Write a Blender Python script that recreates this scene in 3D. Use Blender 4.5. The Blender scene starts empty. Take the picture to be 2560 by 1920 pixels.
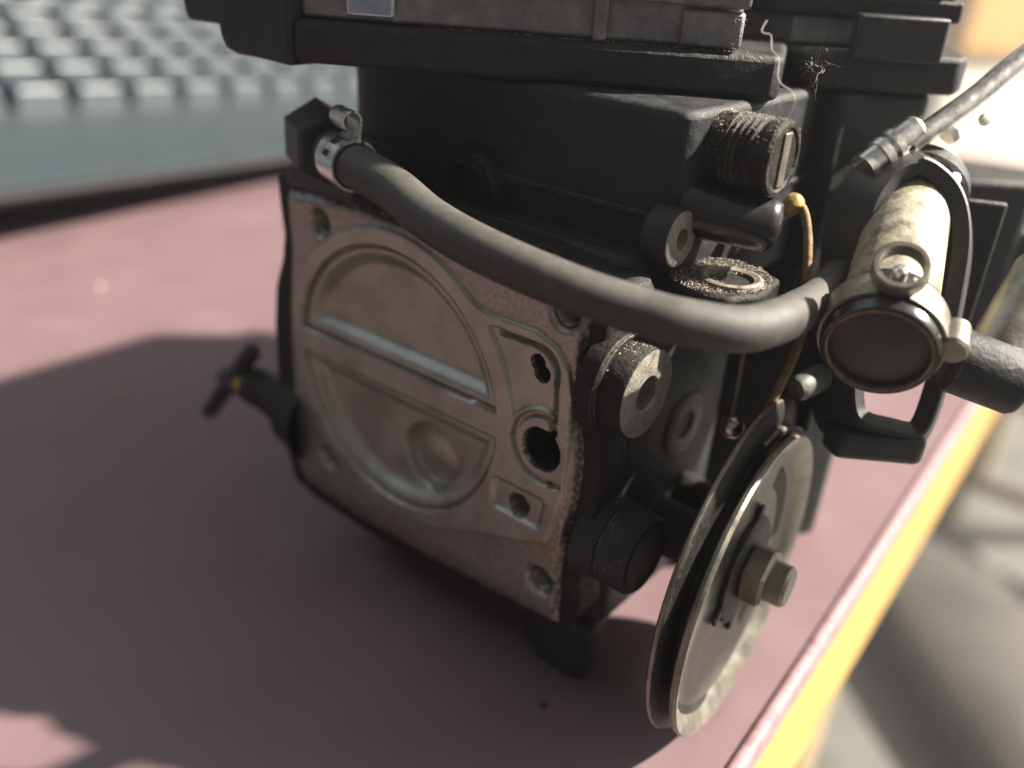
import bpy, bmesh, math, random
import numpy as np
from mathutils import Vector, Matrix
random.seed(7)
rng = np.random.default_rng(7)

# ------------------------------------------------------------------ scale
S = 0.00075          # one drawing unit = 0.75 mm
ZT = 50.0            # table top lies 50 units under the plate's centre
def W(p):            # drawing units -> world metres (table top at z = 0)
    return Vector((p[0]*S, p[1]*S, (p[2]+ZT)*S))

scene = bpy.context.scene
COL = scene.collection

# ------------------------------------------------------------------ camera
CAM_C = (95.86553063, -96.60498844, 73.80760926)
CAM_R = ((0.76240327, 0.64454672, 0.05982075),
         (0.33689933, -0.31674017, -0.88679769),
         (-0.55252339, 0.69625103, -0.45880251))
cam_d = bpy.data.cameras.new('camera')
cam = bpy.data.objects.new('camera', cam_d); COL.objects.link(cam)
r_, d_, f_ = (Vector(v).normalized() for v in CAM_R)
m = Matrix((r_, -d_, -f_)).transposed().to_4x4()
m.translation = W(CAM_C)
cam.matrix_world = m
cam_d.sensor_width = 36.0
cam_d.lens = 36.0*2175/2560
cam_d.clip_start = 0.005
cam_d.clip_end = 60.0
cam_d.dof.use_dof = True
cam_d.dof.focus_distance = 130*S
cam_d.dof.aperture_fstop = 10.0
cam_d.dof.aperture_blades = 0
scene.camera = cam

# ------------------------------------------------------------------ light
world = bpy.data.worlds.new('World'); scene.world = world
world.use_nodes = True
bg = world.node_tree.nodes['Background']
bg.inputs[0].default_value = (0.97, 0.97, 1.0, 1)
bg.inputs[1].default_value = 0.07

def aim(o, target):
    o.rotation_euler = (Vector(target)-o.location).to_track_quat('-Z', 'Y').to_euler()

SUN_DIR = Vector((0.86, 0.88, 1.0)).normalized()
ld = bpy.data.lights.new('sunbeam_through_window', 'SPOT')
ld.energy = 105000
ld.color = (1.0, 0.92, 0.80)
ld.spot_size = math.radians(40); ld.spot_blend = 0.3
ld.shadow_soft_size = 0.28
lo = bpy.data.objects.new('sunbeam_through_window', ld); COL.objects.link(lo)
lo.location = SUN_DIR*20.0; aim(lo, (0.0, 1.0, 0.0))

ld = bpy.data.lights.new('window_skylight', 'AREA')
ld.shape = 'RECTANGLE'; ld.size = 1.6; ld.size_y = 1.3
ld.energy = 10.5; ld.color = (0.70, 0.86, 1.0)
lo = bpy.data.objects.new('window_skylight', ld); COL.objects.link(lo)
lo.location = (-1.3, -0.4, 1.7); aim(lo, (-0.1, 0.0, 0.02))

vs = scene.view_settings
vs.view_transform = 'Standard'; vs.look = 'None'; vs.exposure = 0.0; vs.gamma = 1.0
vs.use_curve_mapping = False
scene.render.engine = 'CYCLES'

# ------------------------------------------------------------------ materials
MATS = {}
def mat(name, c1, c2=None, c3=None, rough=0.5, rough2=None, metal=0.0, nscale=300, bump=0.0, bscale=900,
        dust=None, dust_amt=0.0, coat=0.0, spec=0.5, stretch=None, dscale=700, detail=6.0, cut=(0.35, 0.68), drange=(0.38, 0.72)):
    c2 = c2 or c1; c3 = c3 or c1
    M = bpy.data.materials.new(name); M.use_nodes = True
    nt = M.node_tree; N = nt.nodes; L = nt.links
    b = N['Principled BSDF']
    tc = N.new('ShaderNodeTexCoord')
    mp = N.new('ShaderNodeMapping'); L.new(tc.outputs['Object'], mp.inputs[0])
    if stretch: mp.inputs['Scale'].default_value = stretch
    n1 = N.new('ShaderNodeTexNoise'); n1.inputs['Scale'].default_value = nscale; n1.inputs['Detail'].default_value = detail
    n1.inputs['Roughness'].default_value = 0.62
    L.new(mp.outputs[0], n1.inputs['Vector'])
    cr = N.new('ShaderNodeValToRGB'); e = cr.color_ramp.elements
    e[0].position = cut[0]; e[0].color = (*c1, 1); e[1].position = cut[1]; e[1].color = (*c3, 1)
    k = cr.color_ramp.elements.new((cut[0]+cut[1])/2); k.color = (*c2, 1)
    L.new(n1.outputs[0], cr.inputs[0])
    col = cr.outputs[0]
    if dust:
        g = N.new('ShaderNodeNewGeometry'); sx = N.new('ShaderNodeSeparateXYZ'); L.new(g.outputs['Normal'], sx.inputs[0])
        n2 = N.new('ShaderNodeTexNoise'); n2.inputs['Scale'].default_value = dscale; n2.inputs['Detail'].default_value = 8
        n2.inputs['Roughness'].default_value = 0.7
        L.new(mp.outputs[0], n2.inputs['Vector'])
        up = N.new('ShaderNodeMapRange'); up.inputs[1].default_value = -0.25; up.inputs[2].default_value = 0.9
        up.inputs[3].default_value = 0.03; up.inputs[4].default_value = 1.0
        L.new(sx.outputs[2], up.inputs[0])
        sp = N.new('ShaderNodeMapRange'); sp.inputs[1].default_value = drange[0]; sp.inputs[2].default_value = drange[1]
        L.new(n2.outputs[0], sp.inputs[0])
        mu = N.new('ShaderNodeMath'); mu.operation = 'MULTIPLY'; L.new(up.outputs[0], mu.inputs[0]); L.new(sp.outputs[0], mu.inputs[1])
        m2 = N.new('ShaderNodeMath'); m2.operation = 'MULTIPLY'; m2.use_clamp = True
        L.new(mu.outputs[0], m2.inputs[0]); m2.inputs[1].default_value = dust_amt
        mx = N.new('ShaderNodeMix'); mx.data_type = 'RGBA'
        L.new(m2.outputs[0], mx.inputs[0]); L.new(col, mx.inputs[6]); mx.inputs[7].default_value = (*dust, 1)
        col = mx.outputs[2]
        if metal:
            im = N.new('ShaderNodeMath'); im.operation = 'MULTIPLY_ADD'; L.new(m2.outputs[0], im.inputs[0])
            im.inputs[1].default_value = -metal; im.inputs[2].default_value = metal
            L.new(im.outputs[0], b.inputs['Metallic'])
    elif metal:
        b.inputs['Metallic'].default_value = metal
    if metal and dust is None: b.inputs['Metallic'].default_value = metal
    L.new(col, b.inputs['Base Color'])
    rr = N.new('ShaderNodeMapRange'); rr.inputs[1].default_value = 0.3; rr.inputs[2].default_value = 0.7
    rr.inputs[3].default_value = rough; rr.inputs[4].default_value = rough if rough2 is None else rough2
    L.new(n1.outputs[0], rr.inputs[0]); L.new(rr.outputs[0], b.inputs['Roughness'])
    b.inputs['Specular IOR Level'].default_value = spec
    if coat:
        b.inputs['Coat Weight'].default_value = coat; b.inputs['Coat Roughness'].default_value = 0.25
    if bump:
        n3 = N.new('ShaderNodeTexNoise'); n3.inputs['Scale'].default_value = bscale; n3.inputs['Detail'].default_value = 7
        n3.inputs['Roughness'].default_value = 0.65
        L.new(mp.outputs[0], n3.inputs['Vector'])
        bp = N.new('ShaderNodeBump'); bp.inputs['Strength'].default_value = bump; bp.inputs['Distance'].default_value = 0.0004
        L.new(n3.outputs[0], bp.inputs['Height']); L.new(bp.outputs[0], b.inputs['Normal'])
    MATS[name] = M
    return M

BLACK = mat('black_paint', (.012, .014, .016), (.018, .020, .023), (.027, .028, .030), rough=.42, rough2=.62, bump=.6, bscale=1000, spec=.32,
            dust=(.16, .145, .12), dust_amt=.16)
BLACKG = mat('grimy_black_paint', (.006, .006, .007), (.009, .009, .010), (.018, .016, .013), rough=.40, rough2=.65, bump=.8, bscale=1100,
             dust=(.24, .20, .13), dust_amt=.16, dscale=900, spec=.22)
PLASTIC = mat('black_plastic', (.012, .013, .015), (.018, .019, .022), rough=.4, rough2=.5, bump=.15, dust=(.14, .13, .12), dust_amt=.15)
GLOSS = mat('glossy_black_rubber', (.010, .010, .011), (.016, .016, .018), rough=.2, rough2=.3, dust=(.14, .13, .12), dust_amt=.12)
PLATE = mat('oxidised_cast_metal', (.28, .275, .235), (.37, .362, .315), (.43, .425, .38), rough=.30, rough2=.46, metal=.72,
            nscale=160, bump=.16, bscale=3200)
SKIN = mat('rough_cast_skin', (.10, .065, .060), (.16, .105, .095), (.20, .150, .13), rough=.55, rough2=.75, metal=.25,
           nscale=900, bump=.7, bscale=2300)
RUBBER = mat('dusty_rubber_hose', (.018, .018, .017), (.026, .025, .024), (.040, .038, .034), rough=.55, rough2=.72, nscale=600, bump=.18,
             bscale=2500, dust=(.19, .18, .152), dust_amt=.5, dscale=420, drange=(.0, 1.0))
STEEL = mat('bright_steel', (.62, .60, .57), (.74, .72, .68), (.82, .80, .77), rough=.22, rough2=.4, metal=1, nscale=700, bump=.1)
DSTEEL = mat('dull_zinc_steel', (.16, .15, .125), (.24, .22, .185), (.33, .31, .265), rough=.34, rough2=.55, metal=.85, nscale=260, bump=.2,
             dust=(.12, .10, .07), dust_amt=.25)
WASHER = mat('dirty_grey_steel', (.15, .14, .125), (.21, .20, .18), (.28, .26, .23), rough=.5, rough2=.7, metal=.45, nscale=700, bump=.5,
             dust=(.28, .22, .13), dust_amt=.5)
BRASS = mat('tarnished_brass', (.42, .29, .10), (.55, .39, .14), (.34, .23, .09), rough=.35, rough2=.55, metal=.8, nscale=600, bump=.3)
RUST = mat('rusty_wire', (.12, .075, .035), (.22, .145, .07), (.30, .22, .12), rough=.55, rough2=.8, metal=.3, nscale=900, bump=.6)
IVORY = mat('chalky_aluminium', (.17, .15, .105), (.36, .32, .235), (.48, .44, .34), rough=.45, rough2=.6, metal=.3, nscale=420, bump=.4,
            dust=(.05, .05, .05), dust_amt=.25, dscale=500)
ALU = mat('dusty_aluminium', (.15, .155, .16), (.21, .215, .22), (.30, .30, .29), rough=.4, rough2=.6, metal=.6, nscale=320, bump=.4,
          dust=(.34, .31, .25), dust_amt=.3)
BLUEZ = mat('sky_tinted_zinc', (.42, .50, .60), (.50, .58, .68), rough=.22, rough2=.35, metal=.9, nscale=500)  # blue of the reflected sky is put into the metal colour
GRIT = mat('sand_grain', (.42, .26, .09), (.58, .42, .20), (.66, .56, .38), rough=.5, nscale=1200)
GRITC = mat('pale_grit', (.20, .17, .13), (.38, .33, .26), (.14, .11, .08), rough=.6, nscale=1500)
HOLE = mat('bore_shade_black', (.006, .006, .006), (.010, .009, .008), rough=.7)  # near-black colour stands in for shade inside bores and slots
FIB = mat('pale_fibre', (.62, .58, .52), rough=.5)
TABLE = mat('maroon_laminate', (.150, .096, .104), (.160, .103, .111), (.171, .111, .119), rough=.32, rough2=.52, nscale=45, bump=.05, bscale=5000,
            dust=(.42, .37, .35), dust_amt=.55, dscale=1500, drange=(.70, .76))
TRIM = mat('worn_pink_edge', (.20, .115, .13), (.30, .19, .205), (.18, .10, .115), rough=.6, rough2=.75, nscale=200)
WOOD = mat('yellow_pine', (.38, .225, .06), (.50, .32, .095), (.43, .265, .075), rough=.5, rough2=.65, nscale=90, stretch=(6, 0.5, 6), bump=.2, bscale=300)
PALEW = mat('pale_wood', (.38, .27, .13), (.46, .34, .18), rough=.55, nscale=20)
KEYB = mat('grey_keyboard_shell', (.030, .040, .047), (.036, .047, .054), rough=.42, rough2=.48, nscale=60, bump=.05, bscale=5000)
KEYC = mat('grey_key_plastic', (.032, .044, .053), (.040, .054, .064), rough=.40, rough2=.42, nscale=200)
FLOOR = mat('grey_floor', (.085, .082, .072), (.13, .125, .11), (.05, .048, .042), rough=.5, rough2=.65, nscale=5)
DARKW = mat('floor_shadow_dark', (.045, .040, .034), (.070, .062, .052), rough=.5, nscale=10)  # tone of the floor shadow, used as the bolster's colour
ORANGE = mat('orange_veneer', (.66, .33, .08), (.72, .40, .12), rough=.5, nscale=4)
WALL = mat('cream_wall', (.80, .76, .66), (.84, .80, .70), rough=.8, nscale=3)

def edge_wear(M, radius, colour, amount):
    """paint rubbed through along convex edges"""
    nt = M.node_tree; N = nt.nodes; L = nt.links; b = N['Principled BSDF']
    bv = N.new('ShaderNodeBevel'); bv.samples = 4; bv.inputs['Radius'].default_value = radius*S
    g = N.new('ShaderNodeNewGeometry'); dt = N.new('ShaderNodeVectorMath'); dt.operation = 'DOT_PRODUCT'
    L.new(bv.outputs[0], dt.inputs[0]); L.new(g.outputs['Normal'], dt.inputs[1])
    mr = N.new('ShaderNodeMapRange'); mr.inputs[1].default_value = .985; mr.inputs[2].default_value = .86; L.new(dt.outputs['Value'], mr.inputs[0])
    tc = N.new('ShaderNodeTexCoord'); nz = N.new('ShaderNodeTexNoise'); nz.inputs['Scale'].default_value = 420; nz.inputs['Detail'].default_value = 8; nz.inputs['Roughness'].default_value = .75
    L.new(tc.outputs['Object'], nz.inputs['Vector'])
    m2 = N.new('ShaderNodeMapRange'); m2.inputs[1].default_value = .46; m2.inputs[2].default_value = .60; m2.inputs[4].default_value = amount; L.new(nz.outputs[0], m2.inputs[0])
    mu = N.new('ShaderNodeMath'); mu.operation = 'MULTIPLY'; L.new(mr.outputs[0], mu.inputs[0]); L.new(m2.outputs[0], mu.inputs[1])
    src = b.inputs['Base Color'].links[0].from_socket
    mx = N.new('ShaderNodeMix'); mx.data_type = 'RGBA'; L.new(mu.outputs[0], mx.inputs[0]); L.new(src, mx.inputs[6]); mx.inputs[7].default_value = (*colour, 1)
    L.new(mx.outputs[2], b.inputs['Base Color'])
edge_wear(BLACK, .55, (.30, .29, .27), .8)
edge_wear(BLACKG, .5, (.26, .235, .19), .7)

# ------------------------------------------------------------------ builders
def link(name, me, material, parent=None, smooth=35):
    o = bpy.data.objects.new(name, me); COL.objects.link(o)
    if material: me.materials.append(material)
    if smooth:
        me.polygons.foreach_set('use_smooth', [True]*len(me.polygons))
        me.set_sharp_from_angle(angle=math.radians(smooth))
    if parent: o.parent = parent
    return o
def raw(name, verts, faces, material, parent=None, smooth=35, conv=True):
    me = bpy.data.meshes.new(name)
    me.from_pydata([W(v) for v in verts] if conv else verts, [], faces)
    bm = bmesh.new(); bm.from_mesh(me); bmesh.ops.recalc_face_normals(bm, faces=bm.faces); bm.to_mesh(me); bm.free()
    return link(name, me, material, parent, smooth)
def bev(o, w, seg=3):
    md = o.modifiers.new('bevel', 'BEVEL'); md.width = w*S; md.segments = seg; md.limit_method = 'ANGLE'; md.angle_limit = math.radians(30)
    return o
def thing(name, label, cat, loc=(0, 0, 0), group=None):
    o = bpy.data.objects.new(name, None); COL.objects.link(o); o.location = loc
    o.empty_display_size = .01
    tag(o, label, cat, group); return o
def tag(o, label=None, cat=None, group=None, kind=None):
    for k, v in (('label', label), ('category', cat), ('group', group), ('kind', kind)):
        if v: o[k] = v
    return o
def frame(d, hint=None):
    d = Vector(d).normalized()
    h = Vector(hint) if hint else (Vector((0, 0, 1)) if abs(d.z) < .9 else Vector((0, 1, 0)))
    a = (h - d*h.dot(d)).normalized(); b = d.cross(a)
    return d, a, b
def lathe(name, p0, d, prof, material, parent=None, n=48, smooth=35, hint=None, wob=0):
    """prof: list of (axial, radius); radius 0 closes an end; n sides"""
    d, a, b = frame(d, hint); p0 = Vector(p0); vs_, fs = [], []; rings = []
    for (t, r) in prof:
        if r <= 1e-6:
            rings.append([len(vs_)]); vs_.append(p0+d*t)
        else:
            i0 = len(vs_); rings.append(list(range(i0, i0+n)))
            for k in range(n):
                q = 2*math.pi*k/n; rr = r*(1+wob*random.uniform(-1, 1))
                vs_.append(p0+d*t+(a*math.cos(q)+b*math.sin(q))*rr)
    for A, B in zip(rings, rings[1:]):
        for k in range(n):
            j = (k+1) % n
            if len(A) == 1 and len(B) == 1: continue
            if len(A) == 1: fs.append((A[0], B[k], B[j]))
            elif len(B) == 1: fs.append((A[k], B[0], A[j]))
            else: fs.append((A[k], B[k], B[j], A[j]))
    return raw(name, vs_, fs, material, parent, smooth)
def spline(pts, sub=8, closed=False):
    P = [Vector(p) for p in pts]; out = []; n = len(P)
    for i in range(n if closed else n-1):
        if closed: a, b, c, d = P[(i-1) % n], P[i], P[(i+1) % n], P[(i+2) % n]
        else: a, b, c, d = P[max(i-1, 0)], P[i], P[i+1], P[min(i+2, n-1)]
        for k in range(sub):
            t = k/sub
            out.append(.5*((2*b)+(c-a)*t+(2*a-5*b+4*c-d)*t*t+(3*b-a-3*c+d)*t**3))
    if not closed: out.append(P[-1])
    return out
def sweep(name, pts, section, material, parent=None, closed=False, hint=None, smooth=40, caps=True, scale=None):
    """section: list of (a,b) offsets; frames carried along the path"""
    P = [Vector(p) for p in pts]; n = len(P); k = len(section); vs_, fs = [], []
    prev = None
    for i in range(n):
        t = (P[(i+1) % n]-P[i-1]) if closed else (P[min(i+1, n-1)]-P[max(i-1, 0)])
        t.normalize()
        if hint is not None: u = Vector(hint)
        elif prev is None: u = Vector((0, 0, 1)) if abs(t.z) < .9 else Vector((0, 1, 0))
        else: u = prev
        u = (u-t*u.dot(t)).normalized(); prev = u; v = t.cross(u)
        s = scale[i] if scale else 1
        for (a, b) in section: vs_.append(P[i]+u*a*s+v*b*s)
    for i in range(n if closed else n-1):
        j = (i+1) % n
        for q in range(k):
            w = (q+1) % k
            fs.append((i*k+q, i*k+w, j*k+w, j*k+q))
    if caps and not closed:
        fs.append(tuple(range(k))); fs.append(tuple(range((n-1)*k, n*k)))
    return raw(name, vs_, fs, material, parent, smooth)
def circ(r, n=20): return [(r*math.cos(2*math.pi*i/n), r*math.sin(2*math.pi*i/n)) for i in range(n)]
def tube(name, pts, r, material, parent=None, sub=8, n=20, **kw):
    return sweep(name, spline(pts, sub, kw.get('closed', False)), circ(r, n), material, parent, **kw)
def prism(name, poly, axes, lo, hi, material, parent=None, bw=.8, seg=3):
    """poly 2-D in the plane of axes ('xy','xz','yz'), extruded along the third axis from lo to hi"""
    ix = {'xy': (0, 1, 2), 'xz': (0, 2, 1), 'yz': (1, 2, 0)}[axes]; vs_ = []
    for h in (lo, hi):
        for (a, b) in poly:
            p = [0, 0, 0]; p[ix[0]] = a; p[ix[1]] = b; p[ix[2]] = h; vs_.append(p)
    n = len(poly); fs = [tuple(range(n)), tuple(range(n, 2*n))]+[(i, (i+1) % n, n+(i+1) % n, n+i) for i in range(n)]
    o = raw(name, vs_, fs, material, parent, 30)
    if bw: bev(o, bw, seg)
    return o
def rpoly(x0, x1, y0, y1, r, n=6):
    out = []
    r = r if isinstance(r, (tuple, list)) else (r,)*4
    for (cx, cy, a0, rr) in ((x1-r[0], y1-r[0], 0, r[0]), (x0+r[1], y1-r[1], 90, r[1]), (x0+r[2], y0+r[2], 180, r[2]), (x1-r[3], y0+r[3], 270, r[3])):
        for i in range(n+1):
            q = math.radians(a0+90*i/n); out.append((cx+rr*math.cos(q), cy+rr*math.sin(q)))
    return out
def box(name, lo, hi, material, parent=None, bw=.6):
    return prism(name, [(lo[0], lo[1]), (hi[0], lo[1]), (hi[0], hi[1]), (lo[0], hi[1])], 'xy', lo[2], hi[2], material, parent, bw)
def grains(name, pts, size, material, parent):
    """many tiny irregular grains joined into one part"""
    vs_, fs = [], []
    base = [(1, 0, 0), (-1, 0, 0), (0, 1, 0), (0, -1, 0), (0, 0, 1), (0, 0, -1)]
    tri = [(0, 2, 4), (2, 1, 4), (1, 3, 4), (3, 0, 4), (2, 0, 5), (1, 2, 5), (3, 1, 5), (0, 3, 5)]
    for p in pts:
        s = size*random.uniform(.35, 1.3); i = len(vs_)
        for q in base:
            vs_.append((p[0]+q[0]*s*random.uniform(.5, 1.3), p[1]+q[1]*s*random.uniform(.5, 1.3), p[2]+q[2]*s*random.uniform(.4, .9)))
        fs += [tuple(i+k for k in t) for t in tri]
    o = raw(name, vs_, fs, material, parent, 0); o['kind'] = 'stuff'; return o

# ================================================================== SETTING
fl = raw('floor', [(-3600, -1200, -1050), (2200, -1200, -1050), (2200, 6200, -1050), (-3600, 6200, -1050)], [(0, 1, 2, 3)], FLOOR, None, 0)
fl['kind'] = 'structure'

# table: edge runs along y, slightly turned
def edge_x(y): return 66.2-(y-12)*0.0478
tb = thing('table', 'maroon laminate table with yellow wooden edge carrying the carburetor', 'table', (0, 0, -ZT*S*21))
tb_off = Vector((0, 0, ZT*S*21))
def tabpart(o): o.parent = tb; o.location = tb_off; return o
Y0, Y1 = -420, 620
tabpart(prism('tabletop', [(edge_x(Y0)-3, Y0), (edge_x(Y1)-3, Y1), (-1300, Y1), (-1300, Y0)], 'xy', -58, -50, TABLE, None, 0))
tabpart(prism('edge_strip', [(edge_x(Y0)-2.9, Y0), (edge_x(Y0), Y0), (edge_x(Y1), Y1), (edge_x(Y1)-2.9, Y1)], 'xy', -57.5, -50.1, TRIM, None, 1.2))
tabpart(prism('side_rail', [(edge_x(Y0)-40, Y0), (edge_x(Y0)-.8, Y0), (edge_x(Y1)-.8, Y1), (edge_x(Y1)-40, Y1)], 'xy', -100, -58.05, WOOD, None, .6))
for (lx, ly) in ((-20, -380), (-60, 560), (-1240, -380), (-1240, 560)):
    tabpart(box('leg', (lx-30, ly-30, -1049.5), (lx+30, ly+30, -100.1), PALEW, None, 2))

# things on the floor beyond the table edge
st = thing('wooden_stool', 'pale wooden stool on the floor beyond the table edge', 'stool', W((60, 1900, -1050)))
def under(o, t): o.parent = t; o.location = -t.location; return o
under(box('seat', (-170, 1760, -640), (240, 2080, -600), PALEW, None, 6), st)
under(box('seat_rail', (-150, 1775, -720), (220, 1800, -641), PALEW, None, 4), st)
for (lx, ly) in ((-140, 1785), (200, 1785), (-140, 2050), (200, 2050)):
    under(box('leg', (lx-24, ly-24, -1049), (lx+24, ly+24, -641), PALEW, None, 4), st)
under(box('stretcher', (-116, 1775, -930), (176, 1795, -900), PALEW, None, 3), st)
bd = sweep('floor_shadow_bolster', [(-420, 1760, -990), (-120, 1480, -985), (90, 1280, -990), (330, 1060, -1000)], [(62*math.cos(q), 150*math.sin(q)) for q in [2*math.pi*i/28 for i in range(28)]], DARKW, None, hint=(0, 0, 1))  # dark shape added where a wedge of shadow lies on the floor
tag(bd, 'long dark bolster shape standing in for a wedge of shadow on the floor', 'bolster')
cb = thing('orange_cabinet', 'blurred orange wooden cabinet standing far behind the carburetor', 'cabinet', W((-560, 2900, -1050)))
def tpart(name, lo, hi, m_, bw):
    o = box(name, lo, hi, m_, None, bw); o.parent = cb; o.location = (0, 0, (1050-ZT)*S); return o
tpart('plinth', (-150, 0, -1049), (330, 320, -172), WALL, 6)
tpart('carcass', (-156, -6, -171), (336, 326, 620), ORANGE, 6)
tpart('door', (-140, -20, -150), (87, -7, 600), ORANGE, 3)
tpart('door', (93, -20, -150), (320, -7, 600), ORANGE, 3)
cb.rotation_euler = (0, 0, math.radians(58))
wl = bpy.data.objects.new('wall', None)
wl = raw('wall', [(x, y, z) for z in (-1049, 900) for (x, y) in ((-2600, 3100), (600, 5700), (500, 5800), (-2700, 3200))],
         [(0, 1, 2, 3), (4, 5, 6, 7), (0, 1, 5, 4), (1, 2, 6, 5), (2, 3, 7, 6), (3, 0, 4, 7)], WALL, None, 0); tag(wl, 'pale cream wall far behind everything', 'wall')

# ================================================================== KEYBOARD
kb = thing('keyboard', 'dark blue-grey keyboard with palm rest, blurred, on the table behind the carburetor', 'keyboard', W((-300, 100, -50)))
KO = Vector((-276, 176, -49)); KU = Vector((-.105, .992, -.065)).normalized(); KW = Vector((-.993, -.105, 0)); KW = (KW-KU*KW.dot(KU)).normalized()
KN = KU.cross(KW); KN = KN if KN.z > 0 else -KN
def KP(u, w, h):
    p = KO+KU*u+KW*w+KN*h; return (p.x, p.y, max(p.z, -49.75))
KSL = .22; KW0 = 131; U0, U1 = -460, 300
def kh(w): return 18+(w-KW0)*KSL
def kextrude(name, prof, u0, u1, m_, bw):
    n = len(prof); vv = [KP(u, w, z) for u in (u0, u1) for (w, z) in prof]
    ff = [tuple(range(n)), tuple(range(n, 2*n))]+[(i, (i+1) % n, n+(i+1) % n, n+i) for i in range(n)]
    return under(bev(raw(name, vv, ff, m_, None, 50), bw, 2), kb)
vv = []
for u in (U0+2, U1-2):
    dz_ = KP(u, 0, 0)[2]+49.75
    vv += [KP(u, 6.5, 9.8), KP(u, 3.0, 8.5), KP(u, 1.2, 5.5), KP(u, 2.5, 2), KP(u, 3+2.9*dz_, -dz_-3), KP(u, 335, -dz_-3), KP(u, 335, 6.5)]
under(raw('base_tray', vv, [tuple(range(7)), tuple(range(7, 14))]+[(i, (i+1) % 7, 7+(i+1) % 7, 7+i) for i in range(7)], PLASTIC, None, 60), kb)
kextrude('shell', [(6, 9.9), (4.5, 10.8), (5.5, 12.2), (9, 13.4), (16, 14.2), (46, 16), (51, 16.1), (54, 15.0), (57, 16.4), (112, 20.6), (124, 21.8), (KW0-.3, 21.4), (KW0-.3, 9.9)], U0, U1, KEYB, .8)
kextrude('key_bed', [(KW0, 6.7), (KW0, 18), (KW0+204, kh(KW0+204)), (KW0+204, 6.7)], U0+1, U1-16, PLASTIC, .3)
kextrude('rear_bar', [(KW0+204.2, 6.7), (KW0+204.2, kh(KW0+204)+6), (KW0+208, kh(KW0+204)+9), (KW0+226, kh(KW0+204)+10), (KW0+232, kh(KW0+204)+4), (KW0+232, 6.7)], U0, U1, KEYB, .8)
kextrude('side_border', [(KW0, 6.8), (KW0, 24), (KW0+203.8, kh(KW0+204)+8), (KW0+203.8, 6.8)], U1-15.8, U1, KEYB, .8)
# one key: tapered cap with dished top, shared by all keys
kv = []
for (hw, hd, z) in ((15.2, 14.6, 0), (15.2, 14.6, 2), (12.2, 10.6, 12.0)):
    kv += [(-hd, -hw, z), (hd, -hw, z), (hd, hw, z), (-hd, hw, z)]
kv += [(0, 0, 11.2)]
kf = [(0, 1, 2, 3)]+[(a+i, a+(i+1) % 4, a+4+(i+1) % 4, a+4+i) for a in (0, 4) for i in range(4)]+[(8+i, 8+(i+1) % 4, 12) for i in range(4)]
kme = bpy.data.meshes.new('key'); kme.from_pydata([Vector(v)*S for v in kv], [], kf); kme.materials.append(KEYC)
kz = (KN-KW*KSL).normalized(); kx = KU.cross(kz)
km = Matrix((kx, KU, kz)).transposed().to_euler()
for r in range(6):
    w = KW0+18+33.5*r; u = 3.3+17.5+(0, 8, 17, 26, 4, 0)[r]-35*13
    while u < U1-32:
        k = bpy.data.objects.new('key', kme); COL.objects.link(k); k.parent = kb
        k.location = W(KP(u, w, kh(w)+.4))-kb.location; k.rotation_euler = km
        bev(k, 1.4, 2); u += 35

# ================================================================== CARBURETOR
cr_ = thing('carburetor', 'black motor carburetor with exposed tan metal chamber plate on the maroon table', 'carburetor')

# ---- tan chamber plate: a height field with its recesses, lands, dome and ports
def sstep(a, b, x):
    t = np.clip((x-a)/(b-a), 0, 1); return t*t*(3-2*t)
def interp_curve(pts, n):
    P = np.array(pts, float); d = np.r_[0, np.cumsum(np.hypot(*np.diff(P, axis=0).T))]; t = np.linspace(0, d[-1], n)
    return np.c_[np.interp(t, d, P[:, 0]), np.interp(t, d, P[:, 1])]
def rbox(x, z, cx, cz, hx, hz, r):
    qx = np.abs(x-cx)-hx+r; qz = np.abs(z-cz)-hz+r
    return np.hypot(np.maximum(qx, 0), np.maximum(qz, 0))+np.minimum(np.maximum(qx, qz), 0)-r
def seg(x, z, ax, az, bx, bz):
    t = np.clip(((x-ax)*(bx-ax)+(z-az)*(bz-az))/((bx-ax)**2+(bz-az)**2), 0, 1)
    return np.hypot(x-ax-t*(bx-ax), z-az-t*(bz-az))
def polysd(x, z, P):
    d = np.full(x.shape, 1e9); s = np.ones(x.shape)
    n = len(P)
    for i in range(n):
        ax, az = P[i]; bx, bz = P[(i+1) % n]
        d = np.minimum(d, seg(x, z, ax, az, bx, bz))
        c = ((az > z) != (bz > z)) & (x < (bx-ax)*(z-az)/((bz-az) if bz != az else 1e-9)+ax)
        s = np.where(c, -s, s)
    return d*s
CX, CZ = -8.6, 0.0
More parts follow.
